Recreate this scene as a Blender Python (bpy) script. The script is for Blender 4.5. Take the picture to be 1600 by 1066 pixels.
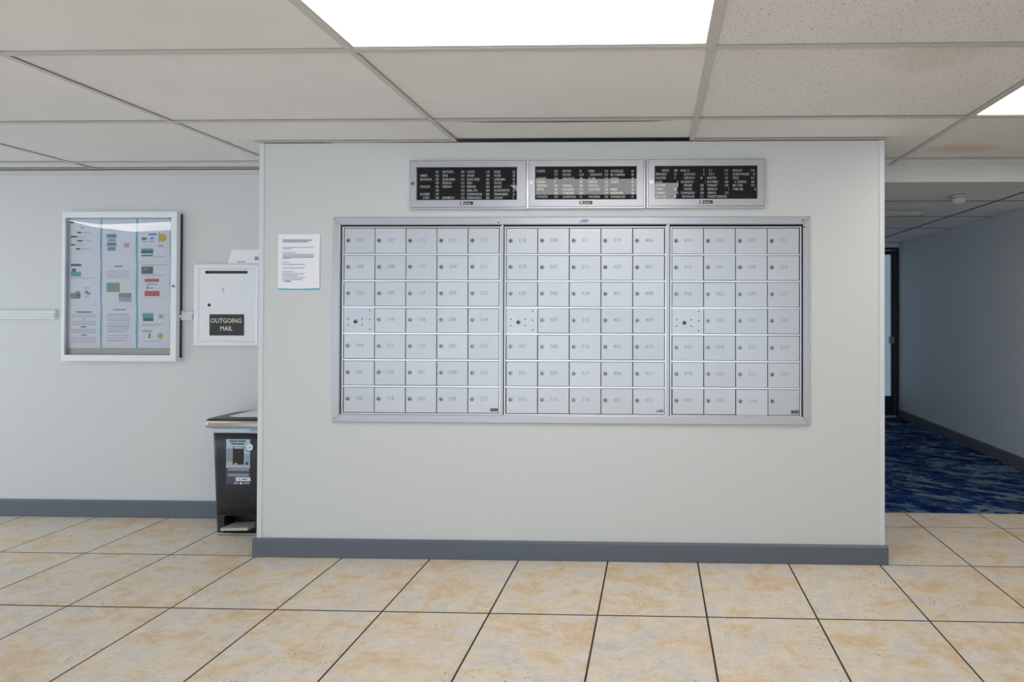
import bpy, bmesh, math, random
from mathutils import Vector, Matrix

random.seed(7)
scene = bpy.context.scene
for o in list(bpy.data.objects):
    bpy.data.objects.remove(o)
COL = scene.collection

# ------------------------------------------------------------------ camera
FOC, PCX, PCY = 777.91, 1004.54, 484.14           # focal length and principal point for a 1600x1066 frame
YAW, PITCH, ROLL = 0.021666, 0.00638, -0.002367
HF = 1.26426                                      # lens height above the floor
CAM = Vector((0, 0, HF))
Rm = Matrix.Rotation(YAW, 3, 'Z') @ Matrix.Rotation(PITCH, 3, 'X') @ Matrix.Rotation(ROLL, 3, 'Y')
cd = bpy.data.cameras.new('camera')
cam = bpy.data.objects.new('camera', cd)
COL.objects.link(cam)
cx_, cy_, cz_ = Rm @ Vector((1, 0, 0)), Rm @ Vector((0, 0, 1)), Rm @ Vector((0, -1, 0))
mw = Matrix((cx_, cy_, cz_)).transposed().to_4x4()
mw.translation = CAM
cam.matrix_world = mw
cd.sensor_fit = 'HORIZONTAL'
cd.sensor_width = 36.0
cd.lens = FOC / 1600 * 36
cd.shift_x = (800 - PCX) / 1600
cd.shift_y = (PCY - 533) / 1600
cd.clip_start = 0.02
scene.camera = cam

# ------------------------------------------------------------------ world / exposure
SKY_STRENGTH = 3.5
SUN_STRENGTH = 4.0
LAMP_STRENGTH = 7.2
scene.view_settings.view_transform = 'Standard'
scene.view_settings.look = 'None'
scene.view_settings.gamma = 1.0
scene.view_settings.use_curve_mapping = False
scene.view_settings.exposure = 0.03
w = bpy.data.worlds.new('sky')
scene.world = w
w.use_nodes = True
bgn = w.node_tree.nodes['Background']
bgn.inputs['Color'].default_value = (0.66, 0.82, 1.0, 1)
bgn.inputs['Strength'].default_value = SKY_STRENGTH
sd = bpy.data.lights.new('sun', 'SUN')
sd.energy = SUN_STRENGTH
sd.angle = math.radians(.6)
sd.color = (1.0, .985, .975)
sun = bpy.data.objects.new('sun', sd)
COL.objects.link(sun)
sun.location = (-3, -9, 8)
sun.rotation_euler = Vector((.20, 1.0, -.58)).to_track_quat('-Z', 'Y').to_euler()   # through the lobby windows, onto the floor behind the camera

# ------------------------------------------------------------------ key dimensions (metres)
H = 2.148            # ceiling height (bottom of the ceiling grid)
D = 2.547            # face of the mailbox wall
YB = 3.01            # face of the wall behind it
BX0, BX1 = -2.052, 1.165   # ends of the mailbox wall
HX = 2.99            # right wall of the corridor
HEND = 6.15          # end of the corridor
HCZ = 2.122          # corridor ceiling
RX0, RX1, RY0 = -7.0, 5.6, -3.2
CX, CY, LX, LY = -1.0264, 1.658, 1.2192, .6096      # ceiling grid origin and module

def ray(px, py):
    return Rm @ Vector(((px - PCX) / FOC, 1, (PCY - py) / FOC))
def on_y(px, py, Y):          # point of the upright plane y = Y
    d = ray(px, py); return CAM + d * (Y / d.y)
def on_z(px, py, z):          # point of the level plane z
    d = ray(px, py); return CAM + d * ((z - HF) / d.z)

# ------------------------------------------------------------------ helpers
WL = {}
def link(o, loc, parent=None):
    COL.objects.link(o)
    loc = Vector(loc)
    WL[o] = loc
    if parent is not None:
        o.parent = parent
        o.location = loc - WL[parent]
    else:
        o.location = loc
    return o
def tag(o, label=None, cat=None, group=None, kind=None):
    if label: o['label'] = label
    if cat: o['category'] = cat
    if group: o['group'] = group
    if kind: o['kind'] = kind
    return o
def thing(name, loc, label, cat, group=None):
    o = bpy.data.objects.new(name, None)
    o.empty_display_size = 0.05
    link(o, loc)
    return tag(o, label, cat, group)

class MB:
    """collects shapes in world coordinates; build() links them as one mesh object"""
    def __init__(s): s.v, s.f, s.m, s.sm = [], [], [], []
    def face(s, pts, mi=0, smooth=False):
        b = len(s.v); s.v += [Vector(p) for p in pts]
        s.f.append(list(range(b, b + len(pts)))); s.m.append(mi); s.sm.append(smooth); return s
    def box(s, x0, x1, y0, y1, z0, z1, mi=0):
        b = len(s.v)
        s.v += [Vector((x, y, z)) for z in (z0, z1) for y in (y0, y1) for x in (x0, x1)]
        for q in ((0, 2, 3, 1), (4, 5, 7, 6), (0, 1, 5, 4), (2, 6, 7, 3), (0, 4, 6, 2), (1, 3, 7, 5)):
            s.f.append([b + k for k in q]); s.m.append(mi); s.sm.append(False)
        return s
    def cbox(s, x0, x1, y0, y1, z0, z1, c=.0015, mi=0):
        """box whose front (-y) edges are chamfered"""
        b = len(s.v)
        s.v += [Vector(p) for p in ((x0, y1, z0), (x1, y1, z0), (x1, y1, z1), (x0, y1, z1),
                (x0, y0 + c, z0), (x1, y0 + c, z0), (x1, y0 + c, z1), (x0, y0 + c, z1),
                (x0 + c, y0, z0 + c), (x1 - c, y0, z0 + c), (x1 - c, y0, z1 - c), (x0 + c, y0, z1 - c))]
        fs = [(3, 2, 1, 0), (8, 9, 10, 11)]
        for k in range(4):
            n = (k + 1) % 4
            fs += [(k, n, 4 + n, 4 + k), (4 + k, 4 + n, 8 + n, 8 + k)]
        for q in fs:
            s.f.append([b + k for k in q]); s.m.append(mi); s.sm.append(False)
        return s
    def prism(s, pts, axis, a, b_, mi=0, smooth=False):
        """polygon pts (2d) extruded along axis from a to b_"""
        def P(p, t):
            if axis == 'x': return (t, p[0], p[1])
            if axis == 'y': return (p[0], t, p[1])
            return (p[0], p[1], t)
        n = len(pts); b = len(s.v)
        s.v += [Vector(P(p, a)) for p in pts] + [Vector(P(p, b_)) for p in pts]
        s.f.append(list(range(b, b + n))); s.m.append(mi); s.sm.append(False)
        s.f.append(list(range(b + 2 * n - 1, b + n - 1, -1))); s.m.append(mi); s.sm.append(False)
        for k in range(n):
            q = (k + 1) % n
            s.f.append([b + k, b + n + k, b + n + q, b + q]); s.m.append(mi); s.sm.append(smooth)
        return s
    def disc(s, c, r, y0, y1, n=20, mi=0, r1=None):
        """short cylinder facing -y, from y1 (back) to y0 (front)"""
        r1 = r if r1 is None else r1
        b = len(s.v)
        for rr, y in ((r, y1), (r1, y0)):
            s.v += [Vector((c[0] + rr * math.cos(2 * math.pi * k / n), y, c[1] + rr * math.sin(2 * math.pi * k / n))) for k in range(n)]
        s.f.append([b + n + k for k in range(n)]); s.m.append(mi); s.sm.append(False)
        for k in range(n):
            q = (k + 1) % n
            s.f.append([b + k, b + q, b + n + q, b + n + k]); s.m.append(mi); s.sm.append(True)
        return s
    def loft(s, rings, mi=0, smooth=True, cap=True):
        b = len(s.v); n = len(rings[0])
        for r in rings: s.v += [Vector(p) for p in r]
        for i in range(len(rings) - 1):
            for k in range(n):
                q = (k + 1) % n
                s.f.append([b + i * n + k, b + i * n + q, b + (i + 1) * n + q, b + (i + 1) * n + k]); s.m.append(mi); s.sm.append(smooth)
        if cap:
            s.f.append([b + k for k in range(n)][::-1]); s.m.append(mi); s.sm.append(False)
            s.f.append([b + (len(rings) - 1) * n + k for k in range(n)]); s.m.append(mi); s.sm.append(False)
        return s
    def text(s, string, x, y, z, size, sx=1.0, mi=0, align='LEFT', bold=.012):
        me = text_mesh(string, size, align, bold)
        b = len(s.v)
        s.v += [Vector((x + v.co.x * sx, y, z + v.co.y)) for v in me.vertices]
        for p in me.polygons:
            s.f.append([b + k for k in p.vertices]); s.m.append(mi); s.sm.append(False)
        return s
    def mesh(s, name, mats, origin=(0, 0, 0), fixn=True):
        o = Vector(origin)
        me = bpy.data.meshes.new(name)
        me.from_pydata([v - o for v in s.v], [], s.f)
        for m in mats: me.materials.append(m)
        for p, mi, sm in zip(me.polygons, s.m, s.sm):
            p.material_index = mi; p.use_smooth = sm
        if fixn:
            bm = bmesh.new(); bm.from_mesh(me)
            bmesh.ops.recalc_face_normals(bm, faces=bm.faces)
            bm.to_mesh(me); bm.free()
        me.update()
        return me
    def build(s, name, mats, parent=None, origin=None, fixn=True):
        if not isinstance(mats, (list, tuple)): mats = [mats]
        if origin is None:
            lo = [min(v[k] for v in s.v) for k in range(3)]; hi = [max(v[k] for v in s.v) for k in range(3)]
            origin = ((lo[0] + hi[0]) / 2, (lo[1] + hi[1]) / 2, lo[2])
        o = bpy.data.objects.new(name, s.mesh(name, mats, origin, fixn))
        return link(o, origin, parent)

TX = {}
def text_mesh(string, size, align='LEFT', bold=.012):
    k = (string, round(size, 5), align, bold)
    if k not in TX:
        cu = bpy.data.curves.new('lettering', 'FONT')
        cu.body = string; cu.size = size; cu.align_x = align; cu.align_y = 'CENTER'
        cu.resolution_u = 2; cu.offset = size * bold
        t = bpy.data.objects.new('lettering', cu)
        TX[k] = bpy.data.meshes.new_from_object(t)
        bpy.data.objects.remove(t)
    return TX[k]

# ------------------------------------------------------------------ materials
def lin(r, g, b):
    f = lambda c: c / 12.92 if c <= .04045 else ((c + .055) / 1.055) ** 2.4
    return (f(r / 255), f(g / 255), f(b / 255), 1)
def mat(name, col, rough=.5, metal=0.0, spec=.5, bump=None, vary=0.0, coat=0.0):
    m = bpy.data.materials.new(name); m.use_nodes = True
    nt = m.node_tree; p = nt.nodes['Principled BSDF']
    p.inputs['Base Color'].default_value = col
    p.inputs['Roughness'].default_value = rough
    p.inputs['Metallic'].default_value = metal
    p.inputs['Specular IOR Level'].default_value = spec
    p.inputs['Coat Weight'].default_value = coat
    if bump:
        tc = nt.nodes.new('ShaderNodeTexCoord'); n = nt.nodes.new('ShaderNodeTexNoise')
        n.inputs['Scale'].default_value = bump[0]; n.inputs['Detail'].default_value = 3
        b = nt.nodes.new('ShaderNodeBump'); b.inputs['Strength'].default_value = bump[1]; b.inputs['Distance'].default_value = .002
        nt.links.new(tc.outputs['Object'], n.inputs['Vector'])
        nt.links.new(n.outputs['Fac'], b.inputs['Height']); nt.links.new(b.outputs['Normal'], p.inputs['Normal'])
    if vary:
        oi = nt.nodes.new('ShaderNodeObjectInfo'); mr = nt.nodes.new('ShaderNodeMapRange')
        mr.inputs['To Min'].default_value = 1 - vary; mr.inputs['To Max'].default_value = 1 + vary
        hs = nt.nodes.new('ShaderNodeHueSaturation'); hs.inputs['Color'].default_value = col
        nt.links.new(oi.outputs['Random'], mr.inputs['Value']); nt.links.new(mr.outputs['Result'], hs.inputs['Value'])
        nt.links.new(hs.outputs['Color'], p.inputs['Base Color'])
    return m
def ramp(nt, fac, stops, interp='LINEAR'):
    r = nt.nodes.new('ShaderNodeValToRGB'); r.color_ramp.interpolation = interp
    e = r.color_ramp.elements
    e[0].position, e[0].color = stops[0]; e[1].position, e[1].color = stops[-1]
    for pos, c in stops[1:-1]:
        q = e.new(pos); q.color = c
    nt.links.new(fac, r.inputs['Fac']); return r.outputs['Color']
def mix(nt, fac, a, b, mode='MIX'):
    n = nt.nodes.new('ShaderNodeMix'); n.data_type = 'RGBA'; n.blend_type = mode
    for s_, v in ((0, fac), (6, a), (7, b)):
        if isinstance(v, (int, float)): n.inputs[s_].default_value = v
        elif isinstance(v, tuple): n.inputs[s_].default_value = v
        else: nt.links.new(v, n.inputs[s_])
    return n.outputs[2]
def noise(nt, vec, scale, detail=4, rough=.5, dist=0.0):
    n = nt.nodes.new('ShaderNodeTexNoise')
    n.inputs['Scale'].default_value = scale; n.inputs['Detail'].default_value = detail
    n.inputs['Roughness'].default_value = rough; n.inputs['Distortion'].default_value = dist
    nt.links.new(vec, n.inputs['Vector']); return n.outputs['Fac']
def mapping(nt, vec, scale=(1, 1, 1), rot=(0, 0, 0)):
    n = nt.nodes.new('ShaderNodeMapping'); n.inputs['Scale'].default_value = scale; n.inputs['Rotation'].default_value = rot
    nt.links.new(vec, n.inputs['Vector']); return n.outputs['Vector']

def make_tile_mat():
    m = bpy.data.materials.new('travertine_look_tile'); m.use_nodes = True
    nt = m.node_tree; p = nt.nodes['Principled BSDF']
    tc = nt.nodes.new('ShaderNodeTexCoord'); oi = nt.nodes.new('ShaderNodeObjectInfo')
    mul = nt.nodes.new('ShaderNodeVectorMath'); mul.operation = 'MULTIPLY_ADD'
    cmb = nt.nodes.new('ShaderNodeCombineXYZ')
    sc = nt.nodes.new('ShaderNodeMath'); sc.operation = 'MULTIPLY'; sc.inputs[1].default_value = 41.0
    nt.links.new(oi.outputs['Random'], sc.inputs[0])
    for k in range(3): nt.links.new(sc.outputs[0], cmb.inputs[k])
    mul.inputs[1].default_value = (1, 1, 1)
    nt.links.new(tc.outputs['Object'], mul.inputs[0]); nt.links.new(cmb.outputs[0], mul.inputs[2])
    v = mul.outputs[0]
    a = noise(nt, mapping(nt, v, (1, 1.7, 1), (0, 0, .35)), 5.0, 6, .62, .6)
    base = ramp(nt, a, [(.30, lin(208, 202, 196)), (.44, lin(228, 216, 202)), (.53, lin(232, 212, 184)), (.62, lin(224, 190, 142)), (.72, lin(230, 208, 178)), (.85, lin(220, 208, 190))])
    b = noise(nt, v, 16, 6, .7, .3)
    base = mix(nt, .30, base, ramp(nt, b, [(.35, lin(200, 188, 172)), (.6, lin(236, 228, 214))]))
    c = noise(nt, mapping(nt, v, (1, 2.4, 1), (0, 0, .3)), 9, 8, .75, 1.2)
    base = mix(nt, ramp(nt, c, [(.485, (0, 0, 0, 1)), (.5, (.4, .4, .4, 1)), (.515, (0, 0, 0, 1))]), base, lin(160, 128, 92))
    sp = noise(nt, v, 120, 1, .5)
    cl = noise(nt, v, 6, 2, .5)
    f1 = ramp(nt, sp, [(.69, (0, 0, 0, 1)), (.72, (1, 1, 1, 1))]); f2 = ramp(nt, cl, [(.56, (0, 0, 0, 1)), (.64, (1, 1, 1, 1))])
    base = mix(nt, mix(nt, 1.0, f1, f2, 'MULTIPLY'), base, lin(92, 78, 62))
    nt.links.new(base, p.inputs['Base Color'])
    p.inputs['Roughness'].default_value = .38; p.inputs['Specular IOR Level'].default_value = .4
    bp = nt.nodes.new('ShaderNodeBump'); bp.inputs['Strength'].default_value = .12; bp.inputs['Distance'].default_value = .002
    nt.links.new(b, bp.inputs['Height']); nt.links.new(bp.outputs['Normal'], p.inputs['Normal'])
    return m
def make_ceiling_mat(name, fissured=False, stain=None):
    m = bpy.data.materials.new(name); m.use_nodes = True
    nt = m.node_tree; p = nt.nodes['Principled BSDF']
    tc = nt.nodes.new('ShaderNodeTexCoord'); v = tc.outputs['Object']
    base = ramp(nt, noise(nt, v, 2.5, 3), [(.3, lin(232, 230, 229)), (.7, lin(238, 236, 235))])
    if fissured:
        f = noise(nt, mapping(nt, v, (1, 1.5, 1)), 75, 2, .6)
        base = mix(nt, ramp(nt, f, [(.60, (0, 0, 0, 1)), (.68, (.55, .55, .55, 1))]), base, lin(140, 134, 126))
        f = noise(nt, v, 170, 1, .5)
        base = mix(nt, ramp(nt, f, [(.64, (0, 0, 0, 1)), (.72, (.5, .5, .5, 1))]), base, lin(130, 122, 112))
    if stain:
        sx, sy, rx, ry, colr, amt = stain
        mp = nt.nodes.new('ShaderNodeMapping'); mp.vector_type = 'TEXTURE'
        mp.inputs['Location'].default_value = (sx, sy, 0); mp.inputs['Scale'].default_value = (rx, ry, 1)
        nt.links.new(v, mp.inputs['Vector'])
        g = nt.nodes.new('ShaderNodeTexGradient'); g.gradient_type = 'SPHERICAL'
        nt.links.new(mp.outputs['Vector'], g.inputs['Vector'])
        nn = noise(nt, v, 9, 4, .6)
        ad = nt.nodes.new('ShaderNodeMath'); ad.operation = 'MULTIPLY'
        nt.links.new(g.outputs['Fac'], ad.inputs[0]); nt.links.new(nn, ad.inputs[1])
        base = mix(nt, ramp(nt, ad.outputs[0], [(.05, (0, 0, 0, 1)), (.3, (amt, amt, amt, 1))]), base, colr)
    nt.links.new(base, p.inputs['Base Color'])
    p.inputs['Roughness'].default_value = .85; p.inputs['Specular IOR Level'].default_value = .2
    return m
def make_carpet_mat():
    m = bpy.data.materials.new('blue_wave_carpet'); m.use_nodes = True
    nt = m.node_tree; p = nt.nodes['Principled BSDF']
    tc = nt.nodes.new('ShaderNodeTexCoord'); v = tc.outputs['Object']
    a = noise(nt, mapping(nt, mapping(nt, v, rot=(0, 0, .35)), (1, 2.3, 1)), 3.4, 8, .60, .8)
    b = noise(nt, mapping(nt, mapping(nt, v, rot=(0, 0, .45)), (1, 3.6, 1)), 6.0, 6, .62, .7)
    base = ramp(nt, a, [(.38, lin(10, 26, 66)), (.47, lin(16, 48, 108)), (.535, lin(18, 52, 110)), (.55, lin(104, 126, 138)), (.62, lin(110, 128, 136)), (.635, lin(20, 54, 110))])
    base = mix(nt, ramp(nt, b, [(.53, (0, 0, 0, 1)), (.545, (1, 1, 1, 1)), (.575, (1, 1, 1, 1)), (.59, (0, 0, 0, 1))]), base, lin(88, 112, 128))
    base = mix(nt, ramp(nt, b, [(.39, (1, 1, 1, 1)), (.42, (0, 0, 0, 1))]), base, lin(10, 26, 62))
    nt.links.new(base, p.inputs['Base Color'])
    p.inputs['Roughness'].default_value = .95; p.inputs['Specular IOR Level'].default_value = .1
    bp = nt.nodes.new('ShaderNodeBump'); bp.inputs['Strength'].default_value = .4; bp.inputs['Distance'].default_value = .003
    nt.links.new(noise(nt, v, 300, 1), bp.inputs['Height']); nt.links.new(bp.outputs['Normal'], p.inputs['Normal'])
    return m
def make_glass(name, tint=(1, 1, 1, 1), ior=1.5, rough=0.0):
    m = bpy.data.materials.new(name); m.use_nodes = True
    nt = m.node_tree; nt.nodes.remove(nt.nodes['Principled BSDF'])
    tr = nt.nodes.new('ShaderNodeBsdfTransparent'); tr.inputs['Color'].default_value = tint
    gl = nt.nodes.new('ShaderNodeBsdfGlossy'); gl.inputs['Roughness'].default_value = rough
    fr = nt.nodes.new('ShaderNodeFresnel'); fr.inputs['IOR'].default_value = ior
    mx = nt.nodes.new('ShaderNodeMixShader')
    nt.links.new(fr.outputs[0], mx.inputs[0]); nt.links.new(tr.outputs[0], mx.inputs[1]); nt.links.new(gl.outputs[0], mx.inputs[2])
    nt.links.new(mx.outputs[0], nt.nodes['Material Output'].inputs['Surface'])
    return m
def make_emit(name, col, s):
    m = bpy.data.materials.new(name); m.use_nodes = True
    p = m.node_tree.nodes['Principled BSDF']
    p.inputs['Base Color'].default_value = (.9, .9, .9, 1)
    p.inputs['Emission Color'].default_value = col; p.inputs['Emission Strength'].default_value = s
    return m

M = dict(
    wall=mat('wall_paint', lin(211, 212, 209), .55, bump=(60, .05), spec=.35),
    hall=mat('corridor_paint', lin(206, 215, 220), .6, bump=(60, .05), spec=.3),
    trim=mat('painted_trim', lin(216, 219, 219), .45),
    base=mat('grey_cove_base', lin(96, 104, 112), .5, bump=(30, .04)),
    grout=mat('dark_grout', lin(58, 54, 50), .9),
    tile=make_tile_mat(), carpet=make_carpet_mat(),
    plenum=mat('plenum_board', lin(120, 112, 104), .9),
    ctile=make_ceiling_mat('smooth_ceiling_board'),
    cfiss=make_ceiling_mat('fissured_ceiling_board', True),
    cstain=make_ceiling_mat('stained_ceiling_board', False, (-.36, .14, .24, .10, lin(220, 192, 166), .6)),
    cfstain=make_ceiling_mat('stained_fissured_board', True, (.15, -.22, .22, .14, lin(206, 192, 178), .35)),
    fibre=mat('brown_board_edge', lin(120, 88, 62), .9),
    tbar=mat('ceiling_grid_metal', lin(206, 203, 198), .5),
    lamp=make_emit('lamp_diffuser', (1.0, .99, .975, 1), LAMP_STRENGTH),
    alu=mat('satin_aluminium', lin(186, 187, 191), .38, metal=.35),
    alud=mat('aluminium_door', lin(196, 199, 203), .42, metal=.35, vary=.035, bump=(9, .03)),
    alub=mat('bright_aluminium', lin(214, 215, 219), .3, metal=.6),
    dark=mat('dark_gap', lin(34, 34, 38), .8),
    engr=mat('faint_number_paint', lin(156, 160, 166), .6),
    chrome=mat('worn_chrome', lin(150, 150, 146), .28, metal=.9),
    steel=mat('brushed_steel', lin(170, 164, 156), .32, metal=.85),
    black=mat('black_plastic', lin(20, 20, 22), .4),
    pblack=mat('black_sign', lin(34, 32, 34), .45),
    felt=mat('black_letter_board', lin(22, 22, 25), .9, spec=.1),
    letter=mat('white_letters', lin(226, 226, 220), .5),
    cream=mat('cream_lettering', lin(226, 222, 196), .5),
    white=mat('white_enamel', lin(232, 234, 236), .35),
    paper=mat('white_paper', lin(244, 243, 247), .7),
    teal=mat('teal_paper', lin(104, 190, 206), .7),
    blueb=mat('blue_backing', lin(140, 200, 224), .7),
    tan=mat('tan_backing', lin(206, 198, 190), .8),
    ink=mat('black_ink', lin(76, 74, 80), .7),
    ink2=mat('grey_ink', lin(168, 166, 178), .7),
    ink3=mat('pale_grey_ink', lin(196, 196, 206), .7),
    iblue=mat('blue_print', lin(112, 160, 206), .7),
    iteal=mat('teal_print', lin(112, 186, 178), .7),
    idteal=mat('dark_teal_print', lin(70, 128, 128), .7),
    igreen=mat('green_print', lin(158, 180, 150), .7),
    ired=mat('red_print', lin(208, 116, 112), .7),
    iorange=mat('orange_print', lin(232, 186, 112), .7),
    idark=mat('dark_photo_print', lin(118, 120, 120), .7),
    isage=mat('grey_green_print', lin(150, 164, 166), .7),
    glass=make_glass('clear_glass'), acrylic=make_glass('clear_acrylic', ior=1.58),
    dglass=make_glass('tinted_door_glass', (.08, .085, .09, 1)),
    liner=mat('white_bin_liner', lin(196, 208, 224), .4),
    linerb=mat('blue_bin_liner_print', lin(120, 166, 216), .4),
    canb=mat('dark_bin_plastic', lin(30, 31, 38), .38),
    lidb=mat('dark_lid_plastic', lin(40, 38, 40), .32),
    domew=mat('white_glass_globe', lin(214, 214, 208), .3),
    frame=mat('dark_door_frame', lin(38, 42, 48), .4, metal=.3),
)

# ------------------------------------------------------------------ structure: floor
def struct(mb, name, m, label, cat, **k):
    o = mb.build(name, m, **k)
    return tag(o, label, cat, kind='structure')

floor = struct(MB().box(RX0, RX1, RY0, 3.205, -.06, -.0015), 'floor', M['grout'], 'beige stone-look tiled floor with dark grout lines', 'floor', origin=(0, 0, 0))
S, FX, FY, FYA, GAP = .45657, -.68715, 2.54168, -.002831, .0075
def tile_mesh(u0, u1, v0, v1):
    b = MB(); c = .0012; z = .0
    lo = [(u0, v0), (u1, v0), (u1, v1), (u0, v1)]
    hi = [(u0 + c, v0 + c), (u1 - c, v0 + c), (u1 - c, v1 - c), (u0 + c, v1 - c)]
    b.loft([[(x, y, -.006) for x, y in lo], [(x, y, -.0008) for x, y in lo], [(x, y, 0) for x, y in hi]], smooth=False)
    return b.mesh('floor_tile', [M['tile']])
hs = (S - GAP) / 2
full_tile = tile_mesh(-hs, hs, -hs, hs)
for j in range(-5, 2):
    for i in range(-12, 12):
        u, v = FX + S * (i + .5), S * (j + .5)
        X = math.cos(FYA) * u - math.sin(FYA) * v; Y = FY + math.sin(FYA) * u + math.cos(FYA) * v
        if j >= 0 and BX0 + .25 < X < BX1 - .25: continue
        me = full_tile
        if j == 1:
            if X < BX1: continue
            me = tile_mesh(-hs, hs, -hs, 3.202 - Y)
        o = bpy.data.objects.new('floor_tile', me)
        link(o, (X, Y, 0), floor)
        o.rotation_euler.z = FYA
fr = MB().face([(RX0, RY0, -.0005), (RX1, RY0, -.0005), (RX1, FY - 5 * S, -.0005), (RX0, FY - 5 * S, -.0005)])
tag(fr.build('tile_field', M['tile'], floor), kind='stuff')
carpet = MB().face([(BX1, 3.207, .002), (HX, 3.207, .002), (HX, HEND, .002), (BX1, HEND, .002)])
carpet.face([(BX1, 3.207, -.05), (HX, 3.207, -.05), (HX, 3.207, .002), (BX1, 3.207, .002)])
carpet.box(BX1, HX, 3.207, HEND, -.06, -.03)
struct(carpet, 'floor_corridor', M['carpet'], 'navy blue wave-patterned corridor carpet', 'carpet', origin=(2, 4.5, 0))

# ------------------------------------------------------------------ structure: walls
WT = H - .005
struct(MB().box(BX0, BX1, D, HEND, 0, WT), 'wall_front', M['wall'], 'pale painted projecting wall that carries the mailboxes', 'wall')
struct(MB().box(RX0, BX0 - .001, YB, YB + .12, 0, H - .006), 'wall_left_rear', M['wall'], 'pale painted set-back wall behind the notice cabinet and trash can', 'wall')
struct(MB().box(HX, HX + .12, 3.0, HEND, 0, H + .3), 'wall_corridor', M['hall'], 'shaded grey-blue right wall of the corridor', 'wall')
struct(MB().box(HX + .12, RX1, 3.0, 3.12, 0, H + .3), 'wall_right_rear', M['wall'], 'pale wall right of the corridor opening', 'wall')
LY0, LY1 = .45, 2.85      # glazed opening in the left side wall
struct(MB().box(RX0 - .12, RX0, RY0 - .12, LY0, 0, H + .3).box(RX0 - .12, RX0, LY1, YB + .12, 0, H + .3).box(RX0 - .12, RX0, LY0, LY1, 0, .10).box(RX0 - .12, RX0, LY0, LY1, 2.04, H + .3), 'wall_left', M['wall'], 'pale side wall of the lobby on the left', 'wall')
struct(MB().box(RX1, RX1 + .12, RY0 - .12, 3.12, 0, H + .3), 'wall_right', M['wall'], 'pale side wall of the lobby on the right', 'wall')
# header over the corridor opening, with a small moulding behind its lower edge
hd = MB().box(BX1 + .001, HX - .001, 3.0, 3.15, 2.049, H + .1)
hd.box(BX1 + .001, HX - .001, 3.15, 3.185, 2.062, H + .1)
struct(hd, 'trim_1', M['wall'], 'painted header beam across the corridor opening', 'beam')
# window wall behind the camera
win = [(-6.7, -4.0), (-3.7, -1.0), (-.6, 2.1)]
WZ0, WZ1 = .12, 2.0
b = MB().box(RX0, RX1, RY0 - .12, RY0, 0, WZ0).box(RX0, RX1, RY0 - .12, RY0, WZ1, H + .3)
xs = [RX0] + [q for p in win for q in p] + [RX1]
for k in range(0, len(xs), 2): b.box(xs[k], xs[k + 1], RY0 - .12, RY0, WZ0, WZ1)
struct(b, 'wall_rear', M['wall'], 'lobby wall with large windows opposite the mailboxes', 'wall')
for n, (x0, x1) in enumerate(win):
    f = MB()
    for a, c in ((x0, x0 + .05), (x1 - .05, x1), ((x0 + x1) / 2 - .025, (x0 + x1) / 2 + .025)): f.box(a, c, RY0 - .09, RY0 - .03, WZ0, WZ1)
    for a, c in ((WZ0, WZ0 + .05), (WZ1 - .05, WZ1)): f.box(x0, x1, RY0 - .088, RY0 - .032, a, c)
    wo = struct(f, 'window_%d' % (n + 1), M['alu'], 'aluminium framed lobby window, number %d along the street side' % (n + 1), 'window')
    MB().face([(x0, RY0 - .06, WZ0), (x1, RY0 - .06, WZ0), (x1, RY0 - .06, WZ1), (x0, RY0 - .06, WZ1)]).build('pane', M['glass'], wo, fixn=False)
    ld = bpy.data.lights.new('window_portal', 'AREA'); ld.shape = 'RECTANGLE'; ld.size = x1 - x0; ld.size_y = WZ1 - WZ0
    ld.cycles.is_portal = True
    lo = bpy.data.objects.new('window_portal', ld); COL.objects.link(lo)
    lo.location = ((x0 + x1) / 2, RY0 - .14, (WZ0 + WZ1) / 2); lo.rotation_euler = (math.radians(90), 0, 0)

f = MB()
for a in (LY0, (LY0 + LY1) / 2 - .025, LY1 - .05): f.box(RX0 - .09, RX0 - .03, a, a + .05, .10, 2.04)
for a in (.10, 1.99): f.box(RX0 - .088, RX0 - .032, LY0, LY1, a, a + .05)
wo = struct(f, 'window_4', M['alu'], 'aluminium framed glazed front in the left side wall', 'window')
MB().face([(RX0 - .06, LY1, .10), (RX0 - .06, LY0, .10), (RX0 - .06, LY0, 2.04), (RX0 - .06, LY1, 2.04)][::-1]).build('pane', M['glass'], wo, fixn=False)
ld = bpy.data.lights.new('window_portal', 'AREA'); ld.shape = 'RECTANGLE'; ld.size = 1.94; ld.size_y = LY1 - LY0; ld.cycles.is_portal = True
lo = bpy.data.objects.new('window_portal', ld); COL.objects.link(lo)
lo.location = (RX0 - .14, (LY0 + LY1) / 2, 1.07); lo.rotation_euler = (0, math.radians(-90), 0)

# end of the corridor with a glazed door
DX0, DX1, DZ = 2.04, 2.952, 2.04
e = MB().box(BX1, DX0 - .03, HEND, HEND + .12, 0, H + .3).box(DX1 + .03, HX + .12, HEND, HEND + .12, 0, H + .3).box(DX0 - .03, DX1 + .03, HEND, HEND + .12, DZ + .03, H + .3)
struct(e, 'wall_corridor_end', M['hall'], 'shaded wall at the far end of the corridor', 'wall')
d = MB()
for a, c in ((DX0 - .03, DX0), (DX1, DX1 + .03)): d.box(a, c, HEND - .02, HEND + .10, 0, DZ + .03)
d.box(DX0, DX1, HEND - .02, HEND + .10, DZ, DZ + .03)
door = struct(d, 'door_1', M['frame'], 'dark framed glazed door at the end of the corridor', 'door')
d = MB()
for a, c in ((DX0 + .004, DX0 + .03), (DX1 - .03, DX1 - .004)): d.box(a, c, HEND + .02, HEND + .06, .02, DZ - .004)
for a, c in ((.02, .25), (DZ - .05, DZ - .004)): d.box(DX0 + .03, DX1 - .03, HEND + .02, HEND + .06, a, c)
leaf = d.build('door_leaf', M['frame'], door)
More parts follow.
